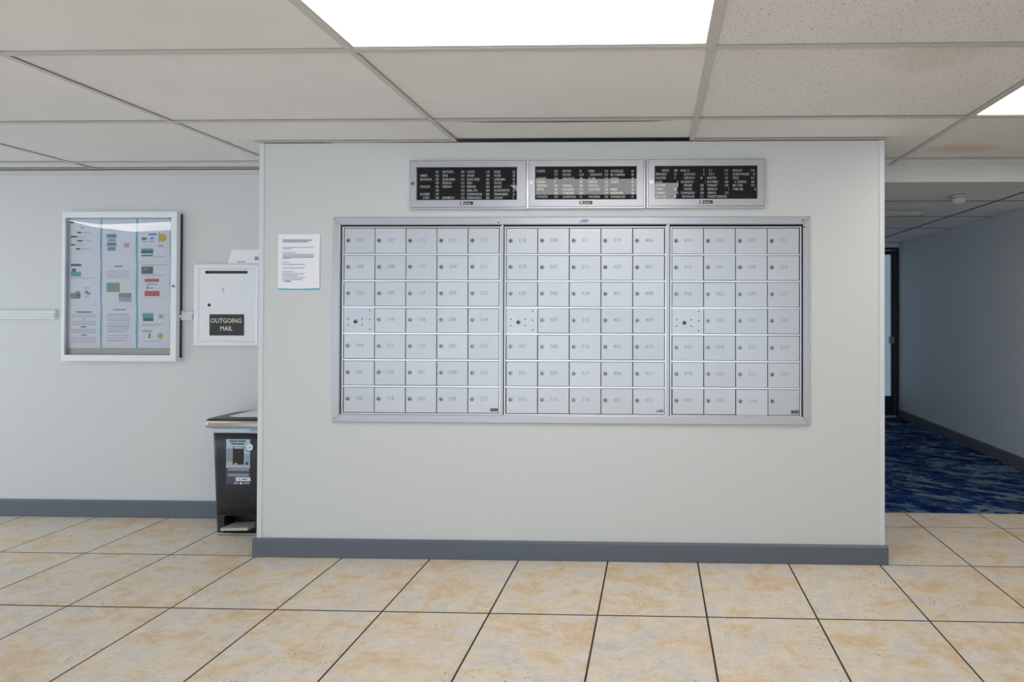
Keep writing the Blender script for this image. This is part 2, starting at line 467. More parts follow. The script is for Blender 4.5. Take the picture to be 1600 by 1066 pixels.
MB().face([(DX0 + .03, HEND + .04, .25), (DX1 - .03, HEND + .04, .25), (DX1 - .03, HEND + .04, DZ - .05), (DX0 + .03, HEND + .04, DZ - .05)]).build('pane', M['dglass'], leaf, fixn=False)
MB().box(DX1 - .07, DX1 - .015, HEND - .01, HEND + .019, .90, .98).build('handle', M['chrome'], leaf)
struct(MB().box(DX0, DX1, HEND - .03, HEND + .1, .002, .018), 'threshold', M['alu'], 'pale metal threshold under the corridor door', 'threshold')

# base boards
BH, BT = .094, .016
b = MB()
prof = lambda y: [(y, 0), (y - BT, 0), (y - BT, BH - .008), (y - BT * .55, BH), (y, BH)]
b.prism([(D - .0005, .002), (D - BT, .002), (D - BT, BH - .006), (D - BT * .6, BH), (D - .0005, BH)], 'x', BX0 - BT, BX1 + BT)
struct(b, 'baseboard_front', M['base'], 'dark grey vinyl cove base under the mailbox wall', 'baseboard')
struct(MB().prism([(BX1 + .0005, .002), (BX1 + BT, .002), (BX1 + BT, BH - .006), (BX1 + BT * .6, BH), (BX1 + .0005, BH)], 'y', D + .0005, HEND - .03), 'baseboard_corridor_left', M['base'], 'dark grey cove base round the corner of the mailbox wall', 'baseboard')
struct(MB().prism([(BX0 - .0005, .002), (BX0 - BT, .002), (BX0 - BT, BH - .006), (BX0 - BT * .6, BH), (BX0 - .0005, BH)], 'y', D + .0005, YB - BT - .001), 'baseboard_return', M['base'], 'short grey cove base on the side of the mailbox wall', 'baseboard')
struct(MB().prism([(YB - .0005, .002), (YB - BT, .002), (YB - BT, .096), (YB - BT * .6, .102), (YB - .0005, .102)], 'x', RX0 + .002, BX0 - BT - .002), 'baseboard_left', M['base'], 'dark grey vinyl cove base on the set-back left wall', 'baseboard')
struct(MB().prism([(HX - .0005, .003), (HX - BT, .003), (HX - BT, .096), (HX - BT * .6, .102), (HX - .0005, .102)], 'y', 3.0, HEND - .03), 'baseboard_corridor_right', M['base'], 'dark cove base along the right corridor wall', 'baseboard')

# corner beads and top strip on the mailbox wall
cw = .023
struct(MB().cbox(BX0 - .003, BX0 + cw, D - .0035, D - .0003, BH, WT, .001), 'trim_2', M['trim'], 'narrow corner strip on the left edge of the mailbox wall', 'trim')
struct(MB().cbox(BX1 - cw, BX1 + .003, D - .0035, D - .0003, BH, WT, .001), 'trim_3', M['trim'], 'narrow corner strip on the right edge of the mailbox wall', 'trim')
struct(MB().box(BX0 - .02, CX, D - .020, D - .0003, H - .0012, H + .0008).box(CX + LX, BX1 + .012, D - .020, D - .0003, H - .0012, H + .0008), 'trim_4', M['tbar'], 'metal ceiling angle along the top of the mailbox wall', 'trim')
struct(MB().box(RX0, BX0 - .03, YB - .022, YB - .0003, H - .0015, H + .0008).box(RX0, BX0 - .002, YB - .006, YB - .0003, WT - .03, WT - .004), 'trim_5', M['tbar'], 'metal ceiling angle along the set-back left wall', 'trim')

# surface raceway on the set-back wall, broken by the notice cabinet
def raceway(name, xa, xb, za, label):
    y = YB - .0003
    b = MB().prism([(y, za), (y - .014, za), (y - .014, za + .014), (y - .020, za + .018), (y - .020, za + .030), (y - .012, za + .034), (y - .012, za + .050), (y - .016, za + .054), (y - .008, za + .060), (y, za + .060)], 'x', xa, xb)
    struct(b, name, M['trim'], label, 'raceway')
zr = on_y(50, 498.5, YB).z
raceway('trim_6', RX0, on_y(90, 490, YB).x, zr, 'white wall raceway ending left of the notice cabinet')
raceway('trim_7', on_y(284, 490, YB).x, on_y(304, 490, YB).x, on_y(295, 500.5, YB).z, 'short white wall raceway between notice cabinet and outgoing mail box')

# ------------------------------------------------------------------ ceiling
ceil = struct(MB().box(RX0 - .12, RX1 + .12, RY0 - .12, HEND + .12, H + .3, H + .34).box(RX0, BX0, YB + .02, YB + .12, H - .004, H + .3), 'ceiling', M['plenum'], 'suspended ceiling of pale lay-in boards in a metal grid', 'ceiling', origin=(0, 0, H))
FW = .012
LAMPS = {(0, -1): 'bright ceiling light panel in front of the mailbox wall', (2, 0): 'bright ceiling light panel near the corridor opening', (-4, -2): 'ceiling light panel on the far left side of the lobby'}
rows = list(range(-8, 3)); cols = list(range(-5, 6))
def cell(i, j):
    x0, x1 = max(CX + LX * i, RX0), min(CX + LX * (i + 1), RX1)
    y0, y1 = CY + LY * j, min(CY + LY * (j + 1), 3.0)
    return x0, x1, max(y0, RY0), y1
for i in cols:
    x = CX + LX * i
    if RX0 < x < RX1:
        yb = 3.0 if not (BX0 < x < BX1) else D - .001
        MB().box(x - FW, x + FW, RY0, yb, H, H + .0018).box(x - .001, x + .001, RY0, yb, H + .0018, H + .03).build('main_runner', M['tbar'], ceil)
for j in rows:
    y = CY + LY * j
    for i in cols:
        x0, x1 = cell(i, j)[:2]
        if x1 - x0 < .1 or y < RY0: continue
        if y > D and x0 > BX0 - .01 and x1 < BX1 + .01: continue
        if y > D and x0 < BX0 < x1: x1 = BX0
        if y > D and x0 < BX1 < x1: x0 = BX1
        MB().box(x0 + FW + .0005, x1 - FW - .0005, y - FW, y + FW, H + .0002, H + .002).build('cross_tee', M['tbar'], ceil)
for j in rows:
    for i in cols:
        x0, x1, y0, y1 = cell(i, j)
        if x1 - x0 < .1 or y1 - y0 < .02 or (i, j) in LAMPS: continue
        cuts = [(x0, x1, y0, y1)]
        if y1 > D - .02:
            cuts = []
            yy = min(y1, D - .002)
            if x1 > BX0 and x0 < BX1:
                if y0 < D - .05: cuts.append((x0, x1, y0, yy))
                if x0 < BX0: cuts.append((x0, BX0 - .002, max(y0, yy), y1))
                if x1 > BX1: cuts.append((BX1 + .002, x1, max(y0, yy), y1))
            else: cuts.append((x0, x1, y0, y1))
        fiss = i >= 1 and j <= 0
        m = M['cfiss'] if fiss else M['ctile']
        if (i, j) == (1, 0): m = M['cfstain']
        for q, (a, c, e0, e1) in enumerate(cuts):
            lifted = (i, j) == (0, 1)
            z = H + .0045 + random.random() * .003
            if lifted: z = H + .005
            mm = M['cstain'] if (i, j) == (2, 1) else m
            g = .0035
            b = MB()
            t0, t1 = (0, 0) if not lifted else (0.0, .009)
            b.loft([[(a + g, e0 + g, z + t0), (c - g, e0 + g, z + t0), (c - g, e1 - g, z + t1), (a + g, e1 - g, z + t1)],
                    [(a + g, e0 + g, z + t0 + .016), (c - g, e0 + g, z + t0 + .016), (c - g, e1 - g, z + t1 + .016), (a + g, e1 - g, z + t1 + .016)]], smooth=False)
            o = b.build('ceiling_tile', mm, ceil, origin=((a + c) / 2, (e0 + e1) / 2, z))
            if lifted:
                MB().face([(a + .10, e0 + FW + .0005, H - .0006), (c - .10, e0 + FW + .0005, H - .0006), (c - .22, e0 + FW + .0105, H - .0008), ((a + c) / 2, e0 + FW + .015, H - .0008), (a + .25, e0 + FW + .0105, H - .0008)]).build('broken_edge', M['fibre'], o)
for (i, j), lab in LAMPS.items():
    x0, x1, y0, y1 = cell(i, j)
    t = thing('ceiling_light', ((x0 + x1) / 2, (y0 + y1) / 2, H + .003), lab, 'ceiling light', 'recessed ceiling light panels')
    f = FW + .012
    b = MB()
    for q in ((x0 + .004, x0 + f, y0 + .004, y1 - .004), (x1 - f, x1 - .004, y0 + .004, y1 - .004), (x0 + f, x1 - f, y0 + .004, y0 + f), (x0 + f, x1 - f, y1 - f, y1 - .004)):
        b.box(q[0], q[1], q[2], q[3], H + .0022, H + .012)
    b.box(x0 + .004, x1 - .004, y0 + .004, y1 - .004, H + .07, H + .09)
    b.build('housing', M['tbar'], t)
    MB().face([(x0 + f - .001, y0 + f - .001, H + .006), (x1 - f + .001, y0 + f - .001, H + .006), (x1 - f + .001, y1 - f + .001, H + .006), (x0 + f - .001, y1 - f + .001, H + .006)][::-1]).build('diffuser', M['lamp'], t, fixn=False)

# corridor ceiling
hc = struct(MB().box(BX1, HX, 3.19, HEND, HCZ + .06, HCZ + .1), 'ceiling_corridor', M['plenum'], 'shaded lay-in board ceiling of the corridor', 'ceiling')
hx = 2.61; hy = [3.19] + [3.84 + .61 * k for k in range(4)] + [HEND]
for x0, x1 in ((BX1, 1.39), (1.39, hx), (hx, HX)):
    for y0, y1 in zip(hy[:-1], hy[1:]):
        MB().box(x0 + .005, x1 - .005, y0 + .005, y1 - .005, HCZ + .003 + random.random() * .003, HCZ + .02).build('ceiling_tile', M['ctile'], hc)
for x in (1.39, hx): MB().box(x - .008, x + .008, 3.19, HEND, HCZ - .001, HCZ + .001).build('main_runner', M['plenum'], hc)
for y in hy[1:-1]: MB().box(BX1, HX, y - .006, y + .006, HCZ, HCZ + .0012).build('cross_tee', M['plenum'], hc)
# globe lamp
gp = on_z(1497, 306, HCZ - .001)
t = thing('globe_ceiling_lamp', gp, 'small white globe lamp on the corridor ceiling', 'ceiling lamp')
def ringz(c, r, z, n=20): return [(c.x + r * math.cos(2 * math.pi * k / n), c.y + r * math.sin(2 * math.pi * k / n), z) for k in range(n)]
MB().loft([ringz(gp, .050, gp.z), ringz(gp, .052, gp.z - .010), ringz(gp, .040, gp.z - .014)]).build('base', M['trim'], t)
MB().loft([ringz(gp, .040, gp.z - .012), ringz(gp, .050, gp.z - .024), ringz(gp, .050, gp.z - .040), ringz(gp, .040, gp.z - .054), ringz(gp, .022, gp.z - .063), ringz(gp, .006, gp.z - .066)]).build('globe', M['domew'], t)
# strip lamp further down the corridor
a = on_z(1376, 332, HCZ - .002); c = on_z(1440, 332, HCZ - .002)
t = thing('strip_ceiling_lamp', ((a.x + c.x) / 2, a.y, a.z), 'unlit white strip lamp on the corridor ceiling', 'ceiling lamp')
MB().box(a.x, c.x, a.y - .05, a.y + .05, a.z - .006, a.z).build('base', M['trim'], t)
MB().prism([(a.y - .04, a.z - .0065), (a.y - .045, a.z - .02), (a.y - .02, a.z - .03), (a.y + .02, a.z - .03), (a.y + .045, a.z - .02), (a.y + .04, a.z - .0065)], 'x', a.x + .012, c.x - .02).build('cover', M['domew'], t)
for xx in (a.x, c.x - .018): MB().box(xx, xx + .017, a.y - .047, a.y + .047, a.z - .032, a.z - .0065).build('end_cap', M['alu'], t)

# ------------------------------------------------------------------ mailboxes
YF = D - .016          # front of the surround
tl, tr_, bl, br = on_y(519, 338.5, YF), on_y(1264, 338.5, YF), on_y(518, 661, YF), on_y(1268, 664.5, YF)
X0, X1 = (tl.x + bl.x) / 2, (tr_.x + br.x) / 2
Z1, Z0 = (tl.z + tr_.z) / 2, (bl.z + br.z) / 2
def fwp(px, py, Y=D - .011): return on_y(px, py, Y)
fwid = .036
sur = thing('mailbox_surround', ((X0 + X1) / 2, D, Z0), 'satin aluminium mitred surround framing all three banks of mailboxes', 'frame')
o4 = [(X0, Z0), (X1, Z0), (X1, Z1), (X0, Z1)]
ia, ib = on_y(531.3, 351.4, YF), on_y(1255.2, 652.3, YF)
i4 = [(ia.x, ib.z), (ib.x, ib.z), (ib.x, ia.z), (ia.x, ia.z)]
MB().box(ia.x - .006, ib.x + .006, D - .0006, D - .0002, ib.z - .006, ia.z + .006).build('gap_shade_sheet', M['dark'], sur)  # flat dark sheet on the wall, standing for shade in the gaps
for p0, p1 in ((782.4, 786.0), (1040.8, 1046.2)):
    a, c = on_y(p0, 500, YF), on_y(p1, 500, YF)
    MB().cbox(a.x, c.x, YF + .002, D - .0008, ib.z + .0004, ia.z - .0004, .001).build('mullion', M['alu'], sur)
for k, nm in enumerate(('bottom_rail', 'right_stile', 'top_rail', 'left_stile')):
    n = (k + 1) % 4
    g = .0011
    def q(p, y): return (p[0], y, p[1])
    A, B, C_, E_ = o4[k], o4[n], i4[n], i4[k]
    # shrink ends a touch so the mitres read
    mv = lambda p, s, dirx: (p[0] + s * g * (1 if k in (0, 2) else 0) * dirx, p[1] + s * g * (1 if k in (1, 3) else 0) * dirx)
    sg = 1 if k in (0, 1) else -1
    A = mv(A, 1, sg); E_ = mv(E_, 1, sg); B = mv(B, -1, sg); C_ = mv(C_, -1, sg)
    lerp = lambda p, r, t: (p[0] + (r[0] - p[0]) * t, p[1] + (r[1] - p[1]) * t)
    A2, B2 = lerp(A, E_, .12), lerp(B, C_, .12)
    E2, C2 = lerp(A, E_, .90), lerp(B, C_, .90)
    mb = MB()
    prof = [(A, B, D - .0005), (A, B, D - .010), (A2, B2, YF), (E2, C2, YF), (E_, C_, YF + .003), (E_, C_, D - .0005)]
    for (p0, p1, y0), (r0, r1, y1) in zip(prof[:-1], prof[1:]):
        mb.face([q(p0, y0), q(p1, y0), q(r1, y1), q(r0, y1)])
    mb.face([q(p[0], p[2]) for p in prof]); mb.face([q(p[1], p[2]) for p in prof])
    mb.build(nm, M['alu'], sur)
for px, py in ((1255, 344), (1256.5, 354.5), (779, 348)):
    s_ = on_y(px, py, YF); MB().disc((s_.x, s_.z), .004, YF - .0012, YF + .001, 10).build('screw', M['dark'], sur)
sp = on_y(913, 345, YF)
MB().prism([(sp.x - .026, sp.z - .010), (sp.x + .016, sp.z - .010), (sp.x + .026, sp.z + .008), (sp.x - .010, sp.z + .008), (sp.x - .024, sp.z - .002)], 'y', YF - .0004, YF + .0004).build('tape_residue', M['ink2'], sur)

def lock_mesh(r, dark=False):
    b = MB()
    b.disc((0, 0), r, -.0035, 0, 18, 0, r * .88)
    b.disc((r * .05, -r * .05), r * (.66 if dark else .52), -.0042, -.003, 14, 1)
    if not dark:
        b.box(-r * .10, r * .45, -.0046, -.004, -r * .12, r * .16, 0)
    return b.mesh('lock', [M['chrome'], M['black']])
LOCK, LOCKD = lock_mesh(.0112), lock_mesh(.0125, True)
RIV = MB().disc((0, 0), .0042, -.0016, 0, 10, 0, .0034).mesh('rivet', [M['idark']])
NUMS = [
    [[101, 102, 103, None, 104, 105, 106], [107, 108, 109, 110, 111, 112, 114], [115, 116, 117, 118, 119, 201, 202], [203, 204, 205, 206, 207, 208, 209], [210, 211, 212, 214, 215, 216, 217]],
    [[218, 219, 220, None, 301, 302, 303], [304, 305, 306, 307, 308, 309, 310], [311, 312, 314, 315, 316, 317, 318], [319, 320, 401, 402, 403, 404, 405], [406, 407, 408, 409, 410, 411, 412]],
    [[414, 415, 416, None, 417, 418, 419], [420, 501, 502, 503, 504, 505, 506], [507, 508, 509, 510, 511, 512, 514], [515, 516, 517, 518, 519, 520, '']],
]
UNITS = [
    dict(c=((537.6, 356.5), (779.6, 356.5), (536.3, 644.6), (780.4, 646.2)), lab='leftmost bank of aluminium mailboxes, 101 to 217, nearest the taped notice'),
    dict(c=((790.6, 356.5), (1037.8, 356.5), (790.8, 646.5), (1039.2, 648.0)), lab='middle bank of aluminium mailboxes, 218 to 412, below the centre directory'),
    dict(c=((1049.0, 356.5), (1248.3, 356.5), (1050.6, 648.3), (1250.6, 649.4)), lab='narrower rightmost bank of aluminium mailboxes, four columns wide, 414 to 520'),
]
YD = D - .012
AJAR = {(1, 3, 0): .004, (1, 4, 3): .004, (2, 1, 1): .004, (2, 2, 6): .005}
for ui, (U, N) in enumerate(zip(UNITS, NUMS)):
    P = [fwp(*c, YD) for c in U['c']]
    xa, xb = (P[0].x + P[2].x) / 2, (P[1].x + P[3].x) / 2
    zt, zb = (P[0].z + P[1].z) / 2, (P[2].z + P[3].z) / 2
    nc, nr = len(N), 7
    un = thing('mailbox_bank', ((xa + xb) / 2, D, zb - .008), U['lab'], 'mailboxes', 'banks of mailboxes')
    ex = .0125
    MB().box(xa - .009, xb + .009, D - .003, D - .0007, zb - .008, zt + .0085).build('back_plate', M['dark'], un)
    cwid, rh = (xb - xa) / nc, (zt - zb) / nr
    for a, c, nm in ((xa - .0085, xa - .0015, 'stile'), (xb + .0015, xb + .0085, 'stile')):
        MB().cbox(a, c, YD - .002, D - .003, zb - .0075, zt + .008, .001).build(nm, M['alub'], un)
    for a, c in ((zt + .0012, zt + .0078), (zb - .0073, zb - .0012)):
        MB().cbox(xa - .0013, xb + .0013, YD - .002, D - .003, a, c, .001).build('rail', M['alub'], un)
    for r in range(1, nr):
        z = zt - rh * r
        MB().cbox(xa - .0013, xb + .0013, YD - .0005, D - .003, z - .0048, z + .0048, .0012).build('shelf_edge', M['alub'], un)
    dw = cwid / 2 - .0018
    spans = [((0 if r == 0 else 1), (0 if r == nr - 1 else 1)) for r in range(nr)]      # which edges meet a shelf
    dms = {}
    for sp_ in set(spans):
        dms[sp_] = MB().cbox(-dw, dw, YD, D - .004, -rh / 2 + (.0060 if sp_[1] else .0012), rh / 2 - (.0060 if sp_[0] else .0012), .0014).mesh('door', [M['alud']], (0, YD, 0))
    dh = rh / 2 - .006
    for ci in range(nc):
        for r in range(nr):
            # slight skew of the grid follows the wall
            t_, s_ = (r + .5) / nr, (ci + .5) / nc
            xl = P[0].x + (P[2].x - P[0].x) * t_; xr = P[1].x + (P[3].x - P[1].x) * t_
            x, z = xl + (xr - xl) * s_, zt - rh * (r + .5)
            x = .5 * x + .5 * (xa + cwid * (ci + .5))
            n = N[ci][r]
            if n is None:
                pl = bpy.data.objects.new('master_lock_plate', MB().cbox(-dw - .001, dw + .001, YD - .001, D - .004, -dh - .0015, dh + .0015, .001).mesh('master_lock_plate', [M['alud']], (0, YD, 0)))
                link(pl, (x, YD, z), un)
                lk = bpy.data.objects.new('lock', LOCKD); link(lk, (x - .018, YD - .001, z - .007), pl)
                for dx, dz in ((-.056, .008), (-.056, -.024), (.017, .008), (.017, -.024), (.056, .050), (.056, .003), (.056, -.047)):
                    rv = bpy.data.objects.new('rivet', RIV); link(rv, (x + dx, YD - .001, z + dz), pl)
                continue
            off = AJAR.get((ui, ci, r), 0) + random.uniform(-.0005, .0007)
            do = bpy.data.objects.new('door', dms[spans[r]]); link(do, (x, YD - off, z + random.uniform(-.0008, .0008)), un)
            if (ui, ci, r) in AJAR: do.rotation_euler.z = -.02
            lk = bpy.data.objects.new('lock', LOCK); link(lk, WL[do] + Vector((-dw + .0205, -.0001, .0035)), do)
            lk.rotation_euler.y = random.choice((-.7, -.4, 0, .4, .8, 2.2))
            if n != '':
                nm = bpy.data.objects.new('number', MB().text(str(n), 0, 0, 0, .026, 1.05, align='CENTER').mesh('number', [M['engr']], fixn=False))
                link(nm, WL[do] + Vector((.002, -.0004, .005)), do)
    # maker's plate in the lower right corner
    lx, lz = xb - .024, zb + .018
    b = MB()
    if ui != 1: b.box(-.020, .020, -.0009, 0, -.0085, .0085, 0)
    b.prism([(-.017, .001), (-.012, -.004), (-.006, .006), (-.006, .0), (-.012, -.006)], 'y', -.0014, -.0008, 1)
    b.disc((-.0125, -.0015), .0036, -.0013, -.0008, 10, 1)
    for k in range(3): b.box(-.003, .018, -.0012, -.0008, .0045 - .0045 * k, .0068 - .0045 * k, 2)
    o = bpy.data.objects.new('maker_plate', b.mesh('maker_plate', [M['idark'], M['black'], M['ink']])); link(o, (lx, YD - .0012, lz), un)

# ------------------------------------------------------------------ directories
DT = .030
YQ = D - DT
DIRS = [
    dict(out=(640, 250.5, 822.5, 324.5), win=(650.5, 261.2, 807.6, 312.3), lock=(644.8, 287), tilt=.0008, lab='letter board directory on the left of the row above the mailboxes',
         cols=(656, 680, 691.3, 720, 729.6, 759.3, 772, 801), rows=(268.9, 274.6, 280.6, 286.2, 292.0, 297.8, 303.7, 309.2),
         txt=[['', '101', 'DE PUPPO', '109', 'COSTA', '119', 'FEYER', '20'], ['UMBER', '102', 'DIAZ', '110', 'LINARI', '120', 'NUNE', '20'], ['ARONSON', '103', 'BUSDANERI', '111', 'FAZIO SEVE', '201', 'LORRAMA', '20'],
              ['', '104', 'REDILLO', '112', 'SINO', '202', 'FUCHS', '21'], ['OVALE JR', '105', 'PREDAN', '114', 'FERRARI', '203', 'BANKS', '21'], ['', '106', '', '115', 'DEAL IVO', '204', 'JACKNOWITZ', '21'],
              ['ALVAREZ', '107', '', '117', 'GORBUNOVA', '205', 'FERNANDEZ', '21'], ['  LORD', '108', 'JARAMILLO', '118', 'HERNANDEZ', '206', 'COLLIN', '2']]),
    dict(out=(825.5, 249.5, 1006.5, 323.5), win=(836, 260, 994.8, 311.5), lock=(830.5, 285.5), tilt=-.0200, lab='letter board directory in the middle of the row, with a full-width glare band',
         cols=(838.5, 866, 879, 905, 919.5, 944.5, 954, 986.5), rows=(267.6, 273.2, 279.0, 284.6, 290.4, 296.2, 302.0, 307.8),
         txt=[['FLOREZ', '216', 'KRYSKA', '30', 'KERN', '312', 'GONZALEZ', '40'], ['', '217', 'AN IAN', '4 30', ' DENONITE', '314', 'MC NAMARA', '40'], ['KUNARD', '218', 'ORLANDO', '306', 'IR OBI', '315', 'DAVILA', '40'],
              ['DURBIN', '2', '', '307', 'SIMEON', '316', 'ALBERT', '40'], ['CRISTINE', '301', 'TORVILA', '308', 'PADRON', '317', '', '40'], ['ORTIZ', '302', 'AGUILERA', '309', 'MARTINEZ', '318', 'PEREZ', '40'],
              ['', '303', 'CORDERO', '310', '', '319', 'SANDOVAL', '40'], ['FURTADO', '220', 'LAURNUICA', '311', 'WILDRUM', '320', 'WEINBERGER', '41']]),
    dict(out=(1012, 248.5, 1195, 322.5), win=(1023, 259, 1183.6, 310.6), lock=(1018, 284.8), tilt=-.0045, lab='letter board directory on the right of the row, its last lines shorter',
         cols=(1024.5, 1053, 1063.5, 1094, 1105, 1132.5, 1145, 1173.5), rows=(266.6, 272.4, 278.2, 284.3, 289.9, 295.7, 301.7, 307.3),
         txt=[['    KRUIZ', '408', 'RAUL G', '  5', ' A 1', '5 9', 'BRACHY', '516'], ['MIRANDA', '10', '  ALDE ROV', '  5', ' OT 5', '5 7', 'DOBOTRAGER', ' 18'], ['SALAZAR', '11', '  AZRON A', '46', 'MARTIN', '6 8', 'FELIX', '517'],
              ['LUGO', '  6', 'ALVARADO', '   1', 'BOWMEN', '609', ' A CEDENO', '640'], ['DE WIER', '  5', '  ERRAMI', '502', 'PORIBOT', '510', 'MO YARI', '519'], ['FARRO', '50', '  UNGER', '503', 'ZEBALLO', '  1', 'TABA MA', '  Q'],
              ['ROMERO', '  5', 'TOWNSEND', '504', 'ORRICA', '512', '', ''], ['DE LA CR', '50', ' DE NAGGE', '5 5', 'TORRETTBARNIO', '', '', '']]),
]
def fwq(px, py): return on_y(px, py, YQ)
for k, Q in enumerate(DIRS):
    a, c = fwq(Q['out'][0], Q['out'][1]), fwq(Q['out'][2], Q['out'][3])
    wa, wc = fwq(Q['win'][0], Q['win'][1]), fwq(Q['win'][2], Q['win'][3])
    t = thing('directory_board', ((a.x + c.x) / 2, D, c.z), Q['lab'], 'directory', 'letter board directories')
    e = .0045
    b = MB()
    x0, x1, z0, z1 = a.x - e, c.x + e, c.z - e, a.z + e
    for q in ((x0, x0 + .006, z0, z1), (x1 - .006, x1, z0, z1), (x0 + .006, x1 - .006, z0, z0 + .006), (x0 + .006, x1 - .006, z1 - .006, z1)):
        b.cbox(q[0], q[1], YQ + .002, D - .0005, q[2], q[3], .001)
    b.box(x0 + .006, x1 - .006, D - .006, D - .0005, z0 + .006, z1 - .006)
    b.build('case', M['alub'], t)
    MB().box(x0 + .0065, x1 - .0065, D - .011, D - .0062, z0 + .0065, z1 - .0065).build('letter_board', M['felt'], t)
    # hinged glazed door: four mitred members
    O = [(a.x + .0035, c.z + .0035), (c.x - .0035, c.z + .0035), (c.x - .0035, a.z - .0035), (a.x + .0035, a.z - .0035)]
    I = [(wa.x, wc.z), (wc.x, wc.z), (wc.x, wa.z), (wa.x, wa.z)]
    dr = MB()
    for s_ in range(4):
        n = (s_ + 1) % 4
        A, B, C_, E_ = O[s_], O[n], I[n], I[s_]
        f3 = lambda p, y: (p[0], y, p[1])
        dr.face([f3(A, YQ), f3(B, YQ), f3(C_, YQ), f3(E_, YQ)])
        dr.face([f3(A, YQ), f3(B, YQ), f3(B, YQ + .012), f3(A, YQ + .012)])
        dr.face([f3(E_, YQ), f3(C_, YQ), f3(C_, YQ + .012), f3(E_, YQ + .012)])
        dr.face([f3(A, YQ + .012), f3(B, YQ + .012), f3(C_, YQ + .012), f3(E_, YQ + .012)])
    do = dr.build('door', M['alu'], t)
    zc = (wa.z + wc.z) / 2; tl_ = Q['tilt']; py_ = YQ + .009
    gy = lambda z: py_ + (z - zc) * tl_
    MB().face([(wa.x - .004, gy(wc.z - .004), wc.z - .004), (wc.x + .004, gy(wc.z - .004), wc.z - .004), (wc.x + .004, gy(wa.z + .004), wa.z + .004), (wa.x - .004, gy(wa.z + .004), wa.z + .004)]).build('glass_pane', M['glass'], do, fixn=False)
    lp = fwq(*Q['lock'])
    lo = MB(); lo.disc((lp.x, lp.z), .0095, YQ - .004, YQ, 18, 0, .0085); lo.disc((lp.x, lp.z), .003, YQ - .0046, YQ - .003, 10, 1)
    lo.build('lock', [M['alub'] if k else M['chrome'], M['black']], do)
    mx = fwq((Q['win'][0] + Q['win'][2]) / 2 + 0, (Q['win'][3] + Q['out'][3]) / 2 - .8)
    mp = MB().box(mx.x - .033, mx.x + .033, YQ - .0008, YQ, mx.z - .008, mx.z + .008, 0)
    mp.disc((mx.x - .022, mx.z), .0068, YQ - .0013, YQ - .0007, 14, 1); mp.box(mx.x - .0235, mx.x - .0205, YQ - .0016, YQ - .0012, mx.z - .005, mx.z + .002, 0)
    mp.disc((mx.x - .006, mx.z - .001), .0045, YQ - .0012, YQ - .0007, 12, 1); mp.disc((mx.x - .006, mx.z - .001), .0028, YQ - .0015, YQ - .0011, 12, 0)
    mp.text('irectory'[:5], mx.x + .000, YQ - .0012, mx.z - .001, .013, .95, 1)
    mp.build('maker_plate', [M['black'], M['letter']], do)
    # peg letters
    lt = MB(); yl = D - .0116
    for rr, row in enumerate(Q['txt']):
        for cc, s_ in enumerate(row):
            if not s_.strip(): continue
            p = on_y(Q['cols'][cc], Q['rows'][rr], yl)
            ns = len(s_) - len(s_.lstrip())
            lt.text(s_.strip(), p.x + ns * .008, yl, p.z, .0178, .70, bold=.006)
    lt.build('lettering', M['letter'], t, fixn=False)

# ------------------------------------------------------------------ taped notice on the mailbox wall
def sheet_lines(b, x0, z, w_, n, step, mi, y, h=.0016, ends=None):
    for k in range(n):
        f = 1.0 if ends is None else ends[k % len(ends)]
        b.box(x0, x0 + w_ * f, y - .0003, y + .0001, z - step * k - h / 2, z - step * k + h / 2, mi)
yn = D - .002
p0, p1 = on_y(434.5, 366, yn), on_y(499.5, 450.5, yn)
t = thing('taped_notice', ((p0.x + p1.x) / 2, D, p1.z), 'printed notice sheet taped up left of the mailboxes', 'notice')
MB().box(p0.x + .002, p1.x + .0006, D - .0012, D - .0003, p1.z - .0095, p0.z - .004).build('backing_sheet', M['teal'], t)
MB().face([(p0.x, D - .0014, p0.z), (p1.x, D - .0014, p0.z), (p1.x - .002, D - .0014, (p0.z + p1.z) / 2), (p1.x + .001, D - .004, p1.z + .001), ((p0.x + p1.x) / 2, D - .003, p1.z - .003), (p0.x, D - .0016, p1.z), (p0.x, D - .0014, (p0.z + p1.z) / 2)]).build('sheet', M['paper'], t)
b = MB()
def L(y, xa, xb, mi, h=.0032):
    a, c = on_y(425 + xa / 9.69, 355 + y / 9.69, yn), on_y(425 + xb / 9.69, 355 + y / 9.69, yn)
    yy = D - .0022 if y < 520 else D - .0042
    b.box(a.x, c.x, yy, yy + .0002, a.z - h / 2, a.z + h / 2, mi)
for y, xa, xb, mi in ((197, 160, 600, 0), (223, 160, 545, 0), (308, 158, 630, 1), (330, 160, 300, 1), (384, 158, 365, 1), (412, 160, 640, 1), (430, 160, 630, 1), (448, 165, 640, 1), (460, 160, 620, 1), (476, 160, 290, 1), (533, 160, 268, 1), (565, 160, 510, 1), (620, 160, 495, 1), (677, 158, 330, 1), (707, 158, 490, 1), (736, 158, 395, 1), (764, 158, 512, 1), (793, 160, 470, 1), (820, 160, 200, 1), (820, 205, 292, 0)):
    L(y, xa, xb, mi, .004 if mi == 0 else .0034)
b.build('print', [M['ink'], M['ink2']], t)

